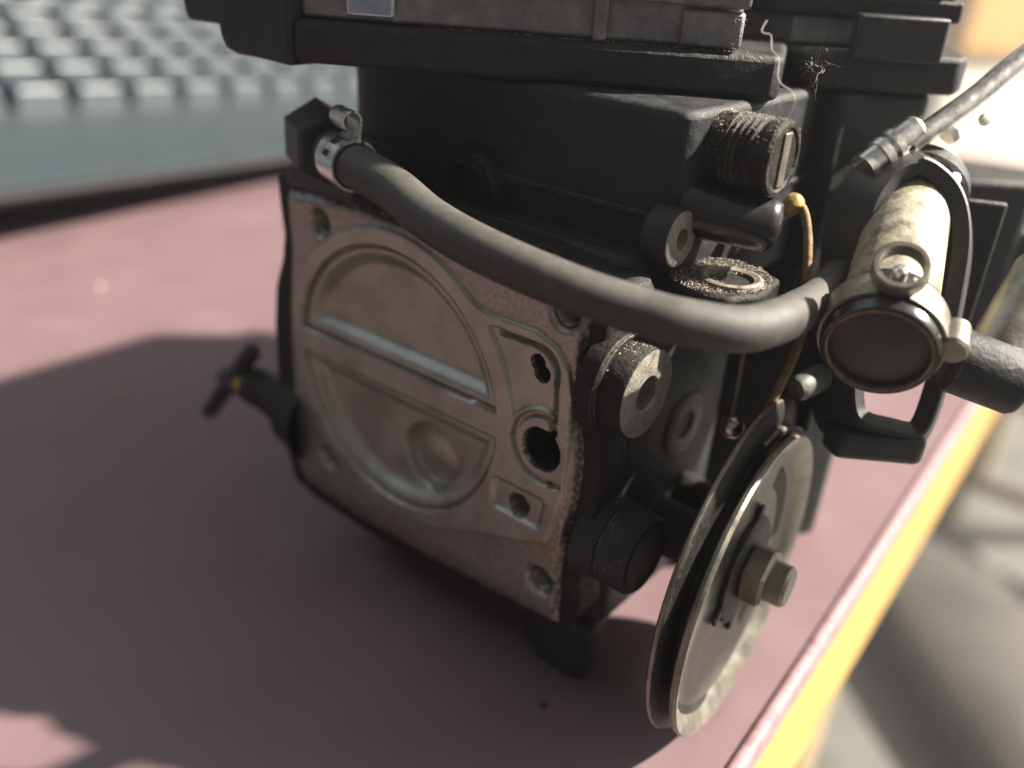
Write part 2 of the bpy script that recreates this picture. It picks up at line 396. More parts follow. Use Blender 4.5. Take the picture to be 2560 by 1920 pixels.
def plate_h(x, z):
    """depth below the raised pad (positive = into the casting) """
    rc = np.hypot(x-CX, z-CZ)
    # raised pad outline: circle joined to a right-hand field
    field = polysd(x, z, [(8, 20.3), (11.5, 20.6), (23.5, 20.9), (27.5, 19.6), (30.2, 16.5), (31.3, 12), (31.6, 3), (31.2, -6), (28.6, -16.4), (26.5, -17.2), (10, -23.2), (2, -25.6), (-4, -20), (-4, 20)])
    k = 2.5
    a, b = rc-28.6, field
    hh = np.clip(.5+.5*(b-a)/k, 0, 1); pad = b*(1-hh)+a*hh-k*hh*(1-hh)
    h = .7*sstep(-.2, .25, pad)
    # the two D-shaped recesses
    def D(sd, chord_soft):
        e = -sd
        return 1.5*sstep(0.0, .3, e)-.75*sstep(.55, 1.0, e)+1.9*sstep(1.5, 4.3, e)
    tilt_ = z-CZ-.018*(x-CX)
    up = np.maximum(rc-25.6, -(tilt_-3.2)); lowr = np.maximum(rc-25.6, tilt_+1.0)
    # soft round for the lower D's right corner
    lowr = np.maximum(lowr, (x-CX)*.82+(-z)*.05-21.6)
    h = h+np.where(rc < 27, D(up, 1), 0)
    h = h+np.where(rc < 27, D(lowr, 0), 0)
    # shallow groove running round just outside the recess
    # dome in a round pit in the lower recess
    rd = np.hypot(x+.4, (z+13.4))
    h = h+2.7*sstep(7.0, 6.1, rd)-np.where(rd < 6.3, 1.5*np.clip(1-(rd/6.3)**2, 0, 1), 0)
    # upper right pocket with its deeper groove along top and right
    pk = np.maximum(rbox(x, z, 20.4, 10.2, 8.4, 9.0, 4.2), 29.0-rc)
    pk = np.maximum(pk, 7.0-np.hypot(x-26.4, z-1.3))
    h = h+.75*sstep(.1, -.4, pk)
    gr = np.minimum(np.minimum(seg(x, z, 16.5, 18.3, 23.4, 18.6), seg(x, z, 28.0, 13.8, 28.4, 5.0)), np.where((x > 23.4) & (z > 13.8), np.abs(np.hypot(x-23.4, z-13.9)-4.65), 9))
    h = h+1.4*sstep(.85, .35, gr)
    # port with its ring groove
    rp = np.hypot(x-26.4, z-1.3)
    ring = np.abs(rp-5.9)
    ang = np.arctan2(z-1.3, x-26.4)
    arc = (ang > 1.15) | (ang < -1.25)
    h = h+np.where(arc, 1.2*sstep(.75, .3, ring), 0)
    h = h+1.2*sstep(.75, .3, seg(x, z, 28.2, -4.4, 30.2, -4.2))
    h = h+15*sstep(3.85, 3.55, rp)
    # kidney hole
    rk = np.minimum(np.hypot(x-23.9, z-15.6)-1.25, np.hypot(x-24.9, z-14.0)-1.35)
    h = h+9*sstep(.12, -.12, rk)
    # small lower pocket
    p2 = rbox(x, z, 22.2, -11.2, 5.6, 3.1, 1.2)
    h = h+.8*sstep(.1, -.35, p2)
    g2 = np.minimum(seg(x, z, 17.6, -8.5, 27.0, -8.3), seg(x, z, 27.6, -8.9, 27.0, -13.6))
    h = h+.7*sstep(.7, .25, g2)
    rh = np.hypot((x-22.3)*1.0, z+11.9)-2.15
    h = h+5.0*sstep(.12, -.12, rh)*(.35+.65*sstep(23.6, 21.6, x))
    # four corner screw holes with worn chamfers
    for (hx, hz) in ((-28, 25), (28, 25), (28, -25), (-28, -25)):
        q = np.hypot(x-hx, z-hz)
        h = h+.7*sstep(3.3, 2.4, q)+11*sstep(2.45, 2.2, q)
    return h
NX, NZ = 330, 310
left = interp_curve([(-38.0, -35.5), (-39.6, -30), (-39.6, -15), (-39.3, 0), (-38.6, 9), (-37.4, 18), (-37.8, 24), (-38.0, 29.0)], NZ)
right = interp_curve([(32.0, -32.6), (31.4, -22), (31.9, -15), (33.4, -5), (33.4, 2), (32.2, 9), (31.8, 20), (31.9, 29.0)], NZ)
bot = interp_curve([(-38.0, -35.5), (-20, -36.5), (0, -35.6), (20, -33.9), (32.0, -32.6)], NX)
top = interp_curve([(-38.0, 29.0), (-20, 30.5), (0, 30.5), (31.9, 29.0)], NX)
sI = np.linspace(0, 1, NX)[None, :, None]; tI = np.linspace(0, 1, NZ)[:, None, None]
grid = (1-tI)*bot[None]+tI*top[None]+(1-sI)*left[:, None]+sI*right[:, None] \
    - ((1-sI)*(1-tI)*bot[0]+sI*(1-tI)*bot[-1]+(1-sI)*tI*top[0]+sI*tI*top[-1])
gx, gz = grid[..., 0], grid[..., 1]
hh = plate_h(gx, gz)
edge = np.minimum(np.minimum(sI[..., 0]*70, (1-sI[..., 0])*70), np.minimum(tI[..., 0]*65, (1-tI[..., 0])*65))
hh = hh+1.3*(1-sstep(0, 1.5, edge))**2
ii = np.sin(gx*2.1+np.sin(gz*1.3)*2)*np.sin(gz*1.7+gx*.4)
hh = hh+np.where(edge < 3, .12*ii*(1-edge/3), 0)
pv = np.stack([gx, hh-.55, gz], -1).reshape(-1, 3).tolist()
pf = []
idx = np.arange(NX*NZ).reshape(NZ, NX)
pf = np.stack([idx[:-1, :-1], idx[:-1, 1:], idx[1:, 1:], idx[1:, :-1]], -1).reshape(-1, 4).tolist()
rim = list(idx[0, :])+list(idx[1:, -1])+list(idx[-1, -2::-1])+list(idx[-2:0:-1, 0])
b0 = len(pv)
for i in rim: pv.append([pv[i][0], 3.2, pv[i][2]])
nr = len(rim)
for i in range(nr): pf.append([int(rim[i]), int(rim[(i+1) % nr]), b0+(i+1) % nr, b0+i])
pl = raw('chamber_plate', pv, pf, PLATE, cr_, 60)
pl['label'] = 'bare tan metal plate with round recesses'
# colour the rough casting skin outside the machined pad, grime along the lower rim
nt = PLATE.node_tree; N = nt.nodes; L = nt.links
at = N.new('ShaderNodeAttribute'); at.attribute_name = 'skin'
bsdf = N['Principled BSDF']; src = bsdf.inputs['Base Color'].links[0].from_socket
nz_ = N.new('ShaderNodeTexNoise'); nz_.inputs['Scale'].default_value = 1500; nz_.inputs['Detail'].default_value = 8
tcc = N.new('ShaderNodeTexCoord'); L.new(tcc.outputs['Object'], nz_.inputs['Vector'])
rp_ = N.new('ShaderNodeValToRGB'); rp_.color_ramp.elements[0].color = (.24, .222, .205, 1); rp_.color_ramp.elements[1].color = (.37, .348, .322, 1)
rp_.color_ramp.elements[0].position = .36; rp_.color_ramp.elements[1].position = .66
L.new(nz_.outputs[0], rp_.inputs[0])
mx = N.new('ShaderNodeMix'); mx.data_type = 'RGBA'; L.new(at.outputs['Fac'], mx.inputs[0]); L.new(src, mx.inputs[6]); L.new(rp_.outputs[0], mx.inputs[7])
at2 = N.new('ShaderNodeAttribute'); at2.attribute_name = 'grime'
mm = N.new('ShaderNodeMath'); mm.operation = 'MULTIPLY'; L.new(at2.outputs['Fac'], mm.inputs[0])
nr2 = N.new('ShaderNodeMapRange'); nr2.inputs[1].default_value = .38; nr2.inputs[2].default_value = .56; L.new(nz_.outputs[0], nr2.inputs[0]); L.new(nr2.outputs[0], mm.inputs[1])
mx2 = N.new('ShaderNodeMix'); mx2.data_type = 'RGBA'; L.new(mm.outputs[0], mx2.inputs[0]); L.new(mx.outputs[2], mx2.inputs[6]); mx2.inputs[7].default_value = (.030, .030, .018, 1)
at3 = N.new('ShaderNodeAttribute'); at3.attribute_name = 'stain'
mx3 = N.new('ShaderNodeMix'); mx3.data_type = 'RGBA'; L.new(at3.outputs['Fac'], mx3.inputs[0]); L.new(mx2.outputs[2], mx3.inputs[6]); mx3.inputs[7].default_value = (.34, .22, .05, 1)
L.new(mx3.outputs[2], bsdf.inputs['Base Color'])
rc = np.hypot(gx-CX, gz-CZ)
field = polysd(gx, gz, [(8, 20.3), (11.5, 20.6), (23.5, 20.9), (27.5, 19.6), (30.2, 16.5), (31.3, 12), (31.6, 3), (31.2, -6), (28.6, -16.4), (26.5, -17.2), (10, -23.2), (2, -25.6), (-4, -20), (-4, 20)])
skin = sstep(-.1, .3, np.minimum(rc-28.8, field))*.85
grime = np.clip(sstep(6.5, 0, (gz+35.6-.035*(gx+6)**1)) + sstep(2.0, 0, edge)*.9, 0, 1)
stain = .75*np.exp(-(((gx-28)/2.6)**2+((gz+16.8)/1.6)**2))+.35*np.exp(-(((gx+30)/5)**2+((gz+32)/4)**2))+.3*np.exp(-(((gx+4)/12)**2+((gz+33)/3)**2))
pad_n = nr
for nm, ar in (('skin', skin), ('grime', grime), ('stain', stain)):
    a_ = pl.data.attributes.new(nm, 'FLOAT', 'POINT')
    vals = np.r_[ar.reshape(-1), np.full(pad_n, 0.0 if nm != 'grime' else 1.0)]
    a_.data.foreach_set('value', vals.astype(np.float32))
# thread sleeves in the four screw holes
for (hx, hz) in ((-28, 25), (28, 25), (28, -25), (-28, -25)):
    prof = []
    for i in range(9): prof += [(1.2+i*.7, 2.22), (1.2+i*.7+.35, 1.9)]
    lathe('thread', (hx, 0, hz), (0, 1, 0), prof, DSTEEL, cr_, 28, 20)

for (hx, hz, hr, y0, y1) in ((26.4, 1.3, 3.62, .15, 8.5), (23.9, 15.6, 1.22, .9, 7), (24.9, 14.0, 1.32, .9, 7)):
    lathe('port_bore', (hx, 0, hz), (0, 1, 0), [(y0, hr), (y1, hr), (y1, 0)], HOLE, cr_, 36)  # dark sleeves paint the shade inside the ports
# ---- black casting round the plate
rim_o = [(-42.6, 31), (-42.2, 26), (-41.4, 20), (-42.6, 14), (-45.2, 8), (-46.6, -1), (-46.9, -15), (-46.4, -29), (-43, -38.6), (-35, -40.2), (-8, -40.4), (13, -38.2), (26, -36.6),
      (32.5, -35), (35.2, -30), (34.6, -20), (36.2, -8), (36.8, 0), (35.4, 8), (34.6, 18), (34.8, 27), (32, 31), (20, 32.5), (-30, 32.5)]
rim_i = [(max(-36.5, min(31.0, (x+3)*.86-3)), max(-32.0, min(28.5, (z+3)*.84-2))) for x, z in rim_o]
nn = len(rim_o); vs_ = [(x, y, z) for (pp, y) in ((rim_o, 1.6), (rim_i, 1.6), (rim_i, 9.5), (rim_o, 9.5)) for (x, z) in pp]
fs = [(q*nn+i, q*nn+(i+1) % nn, ((q+1) % 4)*nn+(i+1) % nn, ((q+1) % 4)*nn+i) for q in range(4) for i in range(nn)]
bev(raw('casting_rim', vs_, fs, BLACKG, cr_, 30), 1.2)
prism('lower_body', rpoly(-37, 35.6, 9, 46, (4, 8, 8, 3)), 'xy', -37, 26, BLACK, cr_, 1.5)
prism('base_pedestal', rpoly(-28, 25, 13, 60, 5), 'xy', -49.9, -36.8, BLACK, cr_, 1.5)
prism('base_lug', rpoly(22, 35, 6, 15, 3.5), 'xy', -49.9, -36, BLACK, cr_, 2.2)
prism('upper_body', rpoly(-43, 36, 15, 76, (3, 10, 14, 3)), 'xy', 22, 53.4, BLACK, cr_, 1.2)
prism('parting_line', rpoly(-43.5, 36.5, 14.5, 76.5, (3, 10, 14, 3)), 'xy', 37.2, 38.3, BLACK, cr_, .3)
prism('body_shoulder', rpoly(-34, 33, 9.4, 20, 4), 'xy', 25.6, 32.2, BLACK, cr_, 1.6)

# ---- recessed port on the front of the upper body
lathe('side_port', (-3.6, 15.2, 34.5), (0, -1, 0), [(-1, 7.2), (2.2, 7.0), (3.0, 6.4), (3.0, 4.6), (1.0, 4.2), (-.9, 4.2), (-.9, 0)], BLACKG, cr_, 40)

# ---- top flange and the stack above it
prism('top_flange', [(-26.1, -5.3), (37.6, 34.8), (38.2, 35.9), (38.0, 37.4), (21, 77), (-26.1, 77)], 'xy', 53.3, 60, BLACK, cr_, 1.1)
prism('flange_lobe', [(-26.2, 52.7), (-41.3, 52.8), (-44.1, 53.4), (-45.6, 55.2), (-45.9, 57), (-55.2, 56.9), (-56.1, 58.4), (-56.5, 60), (-57, 74), (-26.2, 74)], 'xz', -5.7, 40, BLACK, cr_, .8)
n2 = Vector((.534, -.845, 0)); t2 = Vector((.845, .534, 0))
def SP(s, off, z):    # a point on the spacer's slanting front: s along, off outwards
    p = Vector((-25.8, -3.4, 0))+t2*s+n2*off; return (p.x, p.y, z)
def slab(name, s0, s1, o0, o1, z0, z1, m_, bw=.4):
    vs_ = [SP(s, q, z) for z in (z0, z1) for (s, q) in ((s0, o0), (s1, o0), (s1, o1), (s0, o1))]
    return bev(raw(name, vs_, [(0, 1, 2, 3), (4, 5, 6, 7), (0, 1, 5, 4), (1, 2, 6, 5), (2, 3, 7, 6), (3, 0, 4, 7)], m_, cr_, 30), bw, 2)
slab('spacer_block', 0, 68.5, -30, 0, 60.05, 86, ALU, .8)
slab('spacer_ledge', 9, 64, -.5, 1.6, 66, 70, ALU, .5)
slab('clip_tab', 7.6, 15.4, .05, 1.0, 60.9, 76, BLUEZ, .5)
slab('bolt_stub', 46.3, 48.6, .05, 1.2, 60.1, 76, ALU, .5)
slab('corner_block', 59.5, 68.8, .05, 1.3, 60.4, 65.6, ALU, .6)
slab('corner_block', 59.9, 69.3, .05, 2.1, 66.0, 80, ALU, .6)
pts = [SP(random.uniform(56, 69), 1.5+random.uniform(-.1, .5), random.uniform(60.4, 66)) for _ in range(160)]
pts += [SP(random.uniform(20, 70), random.uniform(.2, 2.0), 60.12+random.uniform(0, .1)) for _ in range(200)]
grains('flange_grit', pts, .13, GRITC, cr_)

# ---- rear throat: second body, flange and stack
prism('rear_body', [(-44, 80), (14, 62), (40, 60), (50, 75), (24, 150), (-44, 150)], 'xy', -44, 53.2, BLACK, cr_, 1.5)
prism('rear_flange', [(-45, 80), (30, 58), (35, 55.5), (54, 74), (53.5, 79), (22, 152), (-45, 152)], 'xy', 53.3, 59.6, BLACK, cr_, .9)
prism('rear_stack_plate', [(-42, 82), (28, 62), (49, 79), (22, 150), (-42, 150)], 'xy', 59.65, 64.5, ALU, cr_, .5)
prism('rear_stack_plate', [(-42, 82), (26, 58), (51, 77), (22, 150), (-42, 150)], 'xy', 64.6, 68.0, BLACK, cr_, .5)
prism('rear_stack_plate', [(-42, 82), (26, 62), (49, 79), (22, 150), (-42, 150)], 'xy', 68.1, 72, ALU, cr_, .5)
prism('rear_stack_plate', [(-42, 82), (26, 58), (52, 78), (22, 150), (-42, 150)], 'xy', 72.1, 84, BLACK, cr_, .5)
prism('locking_tab', [(40.2, 59.2), (51.5, 70.2), (49.5, 73), (38, 62.6)], 'xy', 58.4, 65.6, PLASTIC, cr_, .5)
prism('rear_bracket', [(52, 98), (66, 110), (64, 125), (48, 120)], 'xy', -2, 35, BLACK, cr_, 1.2)
prism('rear_bracket', [(58, 104), (75, 118), (72, 128), (56, 118)], 'xy', -6, 25, BLACK, cr_, 1.2)

# ---- bosses and plugs on the right-hand wall (axes along x)
X = (1, 0, 0)
def hexprof_plug(): pass
lathe('plug_collar', (33, 5.4, 14.6), X, [(0, 8.4), (3.1, 8.4), (3.6, 7.9), (3.6, 6.4)], BLACKG, cr_, 48)
a = lathe('plug_screw', (36.4, 5.4, 14.6), X, [(0, 7.3), (3.6, 7.3), (4.1, 7.0)], BLACKG, cr_, 48)
lathe('plug_face', (36.4, 5.4, 14.6), X, [(4.05, 7.05), (4.2, 6.7), (4.2, 3.0), (3.9, 2.65), (.6, 2.6), (.5, 0)], WASHER, cr_, 6*8)
lathe('wall_washer', (35.4, 29.4, -2.2), X, [(0, 6.2), (.5, 6.2), (.7, 5.9), (.7, 2.9), (.4, 2.6), (-1.5, 2.5), (-1.6, 0)], WASHER, cr_, 48)
lathe('outlet_boss', (34, 6.8, -14.6), X, [(0, 8.0), (1.5, 7.6), (3.5, 7.0), (4, 6.9)], BLACK, cr_, 48)
lathe('outlet_nut', (38, 6.8, -14.6), X, [(0, 6.6), (.3, 6.6), (.5, 7.1), (5.2, 7.0), (5.9, 6.5), (6.1, 5.9), (5.9, 5.2), (5.7, 0)], BLACK, cr_, 48)
prof = [(0, 5.2), (3.2, 5.2), (3.5, 5.5)]
for i in range(5): prof += [(3.6+i*1.0, 5.6), (4.0+i*1.0, 5.15), (4.3+i*1.0, 5.15)]
prof += [(8.9, 5.5), (10.4, 5.5), (10.9, 5.2), (10.9, 4.6), (10.6, 4.3), (10.6, 0)]
lathe('adjuster_screw', (35.4, 24.5, 47.6), X, prof, BLACKG, cr_, 48, 25)
o = box('screw_slot', (45.9, 23.6, 43.6), (46.35, 25.9, 51.4), DSTEEL, cr_, .2)
lathe('gallery_plug', (33, 14.6, 35.7), X, [(0, 4.4), (3.9, 4.4), (4.3, 4.2)], BLACK, cr_, 40)
lathe('plug_end', (33, 14.6, 35.7), X, [(4.28, 4.22), (4.5, 3.9), (4.5, 1.6), (3.0, 1.4), (3.0, 0)], WASHER, cr_, 40)
lathe('dome_screw', (23.7, 9.5, 22), (0, -.05, 1), [(0, 5.2), (6.8, 5.2), (8.4, 4.2), (9.3, 2.4), (9.5, 0)], BLACKG, cr_, 36)
lathe('dome_screw', (33.4, 9.0, 22), (0, -.05, 1), [(0, 3.5), (6.6, 3.5), (8.0, 2.8), (8.7, 1.5), (8.8, 0)], BLACK, cr_, 36)

# ---- gritty ledge with an oval pocket
prism('ledge', [(34, 15), (37, 13.6), (43.0, 12.2), (47, 13.5), (49.5, 19), (48.5, 27.5), (40, 31), (34, 28)], 'xy', 25, 29.6, BLACKG, cr_, .8)
lathe('ledge_eyelet', (43.5, 20.5, 29.3), (0, 0, 1), [(0, 5.0), (.9, 4.8), (1.1, 4.2), (.8, 3.4), (-1.5, 3.1), (-1.5, 0)], WASHER, cr_, 36)
pts = []
while len(pts) < 1500:
    x, y = random.uniform(34.5, 51), random.uniform(12.3, 30)
    if (x-41.5)**2/56+(y-21)**2/72 < 1 and not (x-44.5)**2+(y-20.5)**2 < 9: pts.append((x, y, 29.7+random.uniform(0, .25)))
grains('ledge_grit', pts, .15, GRITC, cr_)

# ---- black arm with rounded end
ax = Vector((13, 7.4, -1.6))
lathe('black_arm', (33.5, 19.2, 39.2), ax, [(0, 4.3), (13.2, 4.3), (14.2, 4.0), (15.0, 3.2), (15.4, 1.8), (15.5, 0)], GLOSS, cr_, 40)

# ---- grit that sticks to plug and screw
pts = []
for _ in range(150):
    q = random.gauss(1.25, .45); x = 36+abs(random.gauss(2.2, 1.4)); r = 7.35
    if x < 40.4: pts.append((x, 5.4-r*math.cos(q)*.9, 14.6+r*math.sin(q)))
for _ in range(60):
    q = random.gauss(1.2, .5); r = random.uniform(4.5, 6.4); pts.append((40.65, 5.4-r*math.cos(q), 14.6+r*math.sin(q)))
for _ in range(60):
    q = random.gauss(2.4, .3)-1; pts.append((36.7, 5.4-8.2*math.cos(q), 14.6+8.2*math.sin(q)))
grains('plug_grit', pts, .14, GRITC, cr_)
pts = []
for _ in range(40):
    q = random.gauss(1.3, .5); x = 36.3+abs(random.gauss(1.2, 1.4)); pts.append((x, 5.4-7.2*math.cos(q), 14.6+7.2*math.sin(q)))
for _ in range(30):
    q = random.gauss(-1.5, .4); pts.append((36.7, 28.6-5*math.cos(q), -2+5.2*math.sin(q)))
for _ in range(46):
    q = random.gauss(1.5, .6); x = 36.3+random.uniform(0, 4); pts.append((x, 24.5-5.4*math.cos(q), 47.6+5.5*math.sin(q)))
grains('sand_grains', [p for p in pts if math.sin(p[0]*2.3+p[1]*1.7)+math.sin(p[2]*2.1) > -.3], .22, GRIT, cr_)
pts = []
for _ in range(300):
    q = random.gauss(1.45, .55); x = 36+random.uniform(0, 10.2); pts.append((x, 24.5-5.5*math.cos(q), 47.6+5.55*math.sin(q)))
for _ in range(70):
    q = random.gauss(1.2, .7); x = random.uniform(36.2, 43.6); pts.append((x, 6.8-7.4*math.cos(q), -14.6+7.4*math.sin(q)))
for _ in range(90):
    pts.append((random.uniform(34.8, 36.4), random.uniform(1.4, 3.2), random.uniform(-34, -6)))
grains('fine_grit', pts, .13, GRITC, cr_)

# ---- fuel hose with its clamp and hexagonal fitting
hp = [(-33, 4.2, 39.8), (-24, .4, 38.8), (-14.5, -2.6, 38.5), (-3.5, -4.6, 37.6), (7.5, -7.4, 35.8), (19.5, -9.6, 34.9), (33.2, -9.2, 33.6), (43.7, -5.6, 32.0), (48.8, -3.2, 31.4), (54.0, 2.2, 30.5), (55.6, 9.2, 29.9), (55.2, 18.2, 28.8), (54, 30, 27.4), (52, 44, 27)]
hs = spline(hp, 10)
hq = hs[10:]
sweep('fuel_hose', hq, circ(3.1, 36), RUBBER, cr_, scale=[1.2-.2*min(1, i/55) for i in range(len(hq))])
hd = (hs[22]-hs[12]).normalized()
c0 = hs[17]
hn, ha, hb = frame(hd)
# clamp band: open strip round the hose
def strip(name, c, d, r, w, t, a0, a1, m_, n=40, hint=None):
    d, a, b = frame(d, hint); vs_, fs = [], []
    for i in range(n+1):
        q = math.radians(a0+(a1-a0)*i/n); e = a*math.cos(q)+b*math.sin(q)
        for (rr, ww) in ((r, -w/2), (r+t, -w/2), (r+t, w/2), (r, w/2)): vs_.append(Vector(c)+e*rr+d*ww)
    for i in range(n):
        for k in range(4): fs.append((i*4+k, i*4+(k+1) % 4, i*4+4+(k+1) % 4, i*4+4+k))
    fs += [(0, 1, 2, 3), (n*4, n*4+1, n*4+2, n*4+3)]
    return raw(name, vs_, fs, m_, cr_, 40)
cl = strip('hose_clamp', c0, hd, 3.9, 6.6, .4, -16, 338, STEEL)
def at_clamp(q, r, w): 
    q = math.radians(q); return c0+(ha*math.cos(q)+hb*math.sin(q))*r+hn*w
# folded ear of the clamp: a strip that rises, curls over and returns
ear = [at_clamp(-16, 4.0, 0), at_clamp(-14, 5.0, 0), at_clamp(-12, 6.2, 0)]
eu = (at_clamp(-14, 5, 0)-at_clamp(-14, 4, 0)).normalized(); et = hn.cross(eu)
q0 = at_clamp(-12, 6.8, 0)
ep = [at_clamp(-16, 4.2, 0), at_clamp(-14, 5.4, 0), q0]
for i in range(1, 12):
    q = math.pi*1.35*i/11; ep.append(q0+et*1.6*(1-math.cos(q))+eu*1.6*math.sin(q))
o = sweep('clamp_ear', ep, [(-.17, -2.5), (.17, -2.5), (.17, 2.5), (-.17, 2.5)], STEEL, cr_, hint=eu.cross(hn), smooth=50)
# punched slots of the clamp, their shade drawn as dark slabs
for (q, w, lw, lq) in ((64, .2, 2.0, .55), (28, .2, 2.0, .9)):
    cc = at_clamp(q, 4.27, w); e = (at_clamp(q, 5, w)-cc).normalized(); t_ = hn.cross(e)
    vs_ = [cc+e*k+t_*a1_*lq+hn*b1_*lw/2 for k in (-.05, .06) for (a1_, b1_) in ((-1, -1), (1, -1), (1, 1), (-1, 1))]
    raw('clamp_slot', vs_, [(0, 1, 2, 3), (4, 5, 6, 7), (0, 1, 5, 4), (1, 2, 6, 5), (2, 3, 7, 6), (3, 0, 4, 7)], HOLE, cr_, 0)
lathe('hexagonal_fitting', hs[2], (hs[12]-hs[2]), [(-1.5, 0), (-1.5, 6.0), (-1, 6.6), (7.4, 6.6), (8, 6.0), (8, 3.6), (10, 3.4)], PLASTIC, cr_, 6, 20)
box('fitting_foot', (-38.5, 1.0, 29.5), (-20, 12, 34.2), PLASTIC, cr_, 1.2)

# ---- rusty return wire and small links
tube('return_wire', [(43.9, 37.6, 39.1), (45.7, 38.0, 37.5), (47.7, 37.0, 33.6), (49.7, 34.8, 27.9), (51.6, 32.6, 22.3), (52.2, 29.5, 16.5), (51.2, 25.5, 7.6)], .75, RUST, cr_, 8, 12)
lathe('wire_anchor', (43.6, 37.8, 38.0), (.5, -.3, .8), [(-1.5, 0), (-1.4, 1.2), (0, 1.7), (1.6, 1.4), (2.3, .6), (2.4, 0)], BRASS, cr_, 20)
tube('link_rod', [(43.1, 31.5, 17), (44.0, 29.6, 12), (45.2, 27, 6), (45.6, 25.6, 1)], .5, DSTEEL, cr_, 6, 10)
lathe('ball_stud', (46.2, 25.6, 3.2), X, [(-2, 0), (-1.7, 1.1), (-1.0, 1.7), (0, 2.0), (1.0, 1.7), (1.7, 1.1), (2, 0)], STEEL, cr_, 24)
lathe('rear_stub', (36, 33, -17), (1, -.15, -.05), [(-2, 3.4), (6.4, 3.2), (7.2, 2.6), (7.3, 0)], BLACKG, cr_, 28)

PULL = mat('shade_darkened_steel', (.032, .030, .026), (.055, .052, .045), (.10, .093, .08), rough=.26, rough2=.46, metal=.45, nscale=240, bump=.15)  # steel darkened so the face's shade sits in its colour
# ---- throttle pulley
PC = (0, 22.0, -19.0)
lathe('pulley_back_disc', PC, X, [(52.5, 6.0), (52.5, 27.0), (52.5, 29.0), (53.0, 29.5), (53.6, 29.4), (53.9, 28.7), (54.2, 26.4), (54.4, 24.2)], BLACKG, cr_, 96)
lathe('pulley_groove', PC, X, [(54.35, 24.4), (54.6, 23.9), (55.0, 24.0), (55.8, 25.2), (56.0, 25.6)], BLACKG, cr_, 96)
PF = (0, 20.4, -20.6)
pu = lathe('pulley_face', PF, X, [(55.5, 22.9), (55.2, 21.8), (55.0, 19.5), (55.0, 8.0), (54.6, 7.2), (54.6, 3)], PULL, cr_, 96)
lathe('rim_lip', PF, X, [(56.0, 26.0), (56.4, 26.6), (57.0, 26.75), (57.5, 26.5), (57.5, 26.1), (56.3, 23.9), (55.45, 22.8)], DSTEEL, cr_, 96)
lathe('worn_edge', PC, X, [(52.8, 29.42), (53.0, 29.56), (53.3, 29.56), (53.5, 29.44)], DSTEEL, cr_, 96)
pu['label'] = 'dull grey metal face of the throttle pulley'
# curved slots in the pulley web, their shade drawn as dark slabs
def slot(a0, a1, r, hw, name='pulley_slot'):
    P = []
    for i in range(15):
        q = math.radians(a0+(a1-a0)*i/14); P.append((math.cos(q), math.sin(q)))
    outer = [(c*(r+hw), s*(r+hw)) for c, s in P]; inner = [(c*(r-hw), s*(r-hw)) for c, s in P[::-1]]
    poly = [(PC[1]+y, PC[2]+z) for y, z in outer+inner]
    prism(name, poly, 'yz', 53, 55.12, HOLE, cr_, .35, 2)
slot(-10, 58, 16.6, 2.2)
slot(-70, -34, 16.6, 2.2)
lathe('hub_spacer', (36, PC[1], PC[2]), X, [(-2, 5), (15.7, 5)], BLACK, cr_, 32)
lathe('tab_washer', PC, X, [(55.05, 9.6), (55.9, 9.6), (56.1, 9.3), (56.1, 3)], BLACKG, cr_, 40)
for q in (80, 200, 262, 330):
    c, s = math.cos(math.radians(q)), math.sin(math.radians(q))
    poly = [(PC[1]+c*r-s*w, PC[2]+s*r+c*w) for r, w in ((9.2, -1.1), (12.0, -.8), (12.0, .8), (9.2, 1.1))]
    prism('washer_tab', poly, 'yz', 55.1, 55.9, BLACKG, cr_, .2, 2)
lathe('hub_nut', PC, X, [(56.1, 0), (56.1, 4.9), (56.6, 5.4), (59.6, 5.4), (60.2, 4.8), (60.2, 2.8)], DSTEEL, cr_, 6, 20)
lathe('shaft_end', PC, X, [(60, 3.6), (62.8, 3.6), (63.4, 3.1), (63.4, 0)], DSTEEL, cr_, 32)
lathe('cable_stop', (54.2, 33.5, 11.6), (.3, .9, .15), [(-3, 0), (-2.8, 1.8), (-2, 2.2), (3.4, 2.2), (3.8, 1.6), (6, 1.4)], ALU, cr_, 24)
cab = []
for i in range(6):
    q = math.radians(50+i*9); cab.append((54.6, PC[1]+24.6*math.cos(q), PC[2]+24.6*math.sin(q)))
tube('throttle_cable', cab, .8, DSTEEL, cr_, 3, 10)

# the whole pulley sits a few degrees askew on its shaft
PM = Matrix.Translation(W((53.8, 20.6, -18.6))) @ Matrix.Rotation(math.radians(4.5), 4, 'Z') @ Matrix.Translation(-W((54, 22, -19)))
for o in cr_.children:
    if o.name.split('.')[0] in ('pulley_back_disc', 'pulley_groove', 'pulley_face', 'rim_lip', 'worn_edge', 'pulley_slot', 'tab_washer', 'washer_tab', 'hub_nut', 'shaft_end', 'throttle_cable'):
        o.data.transform(PM)

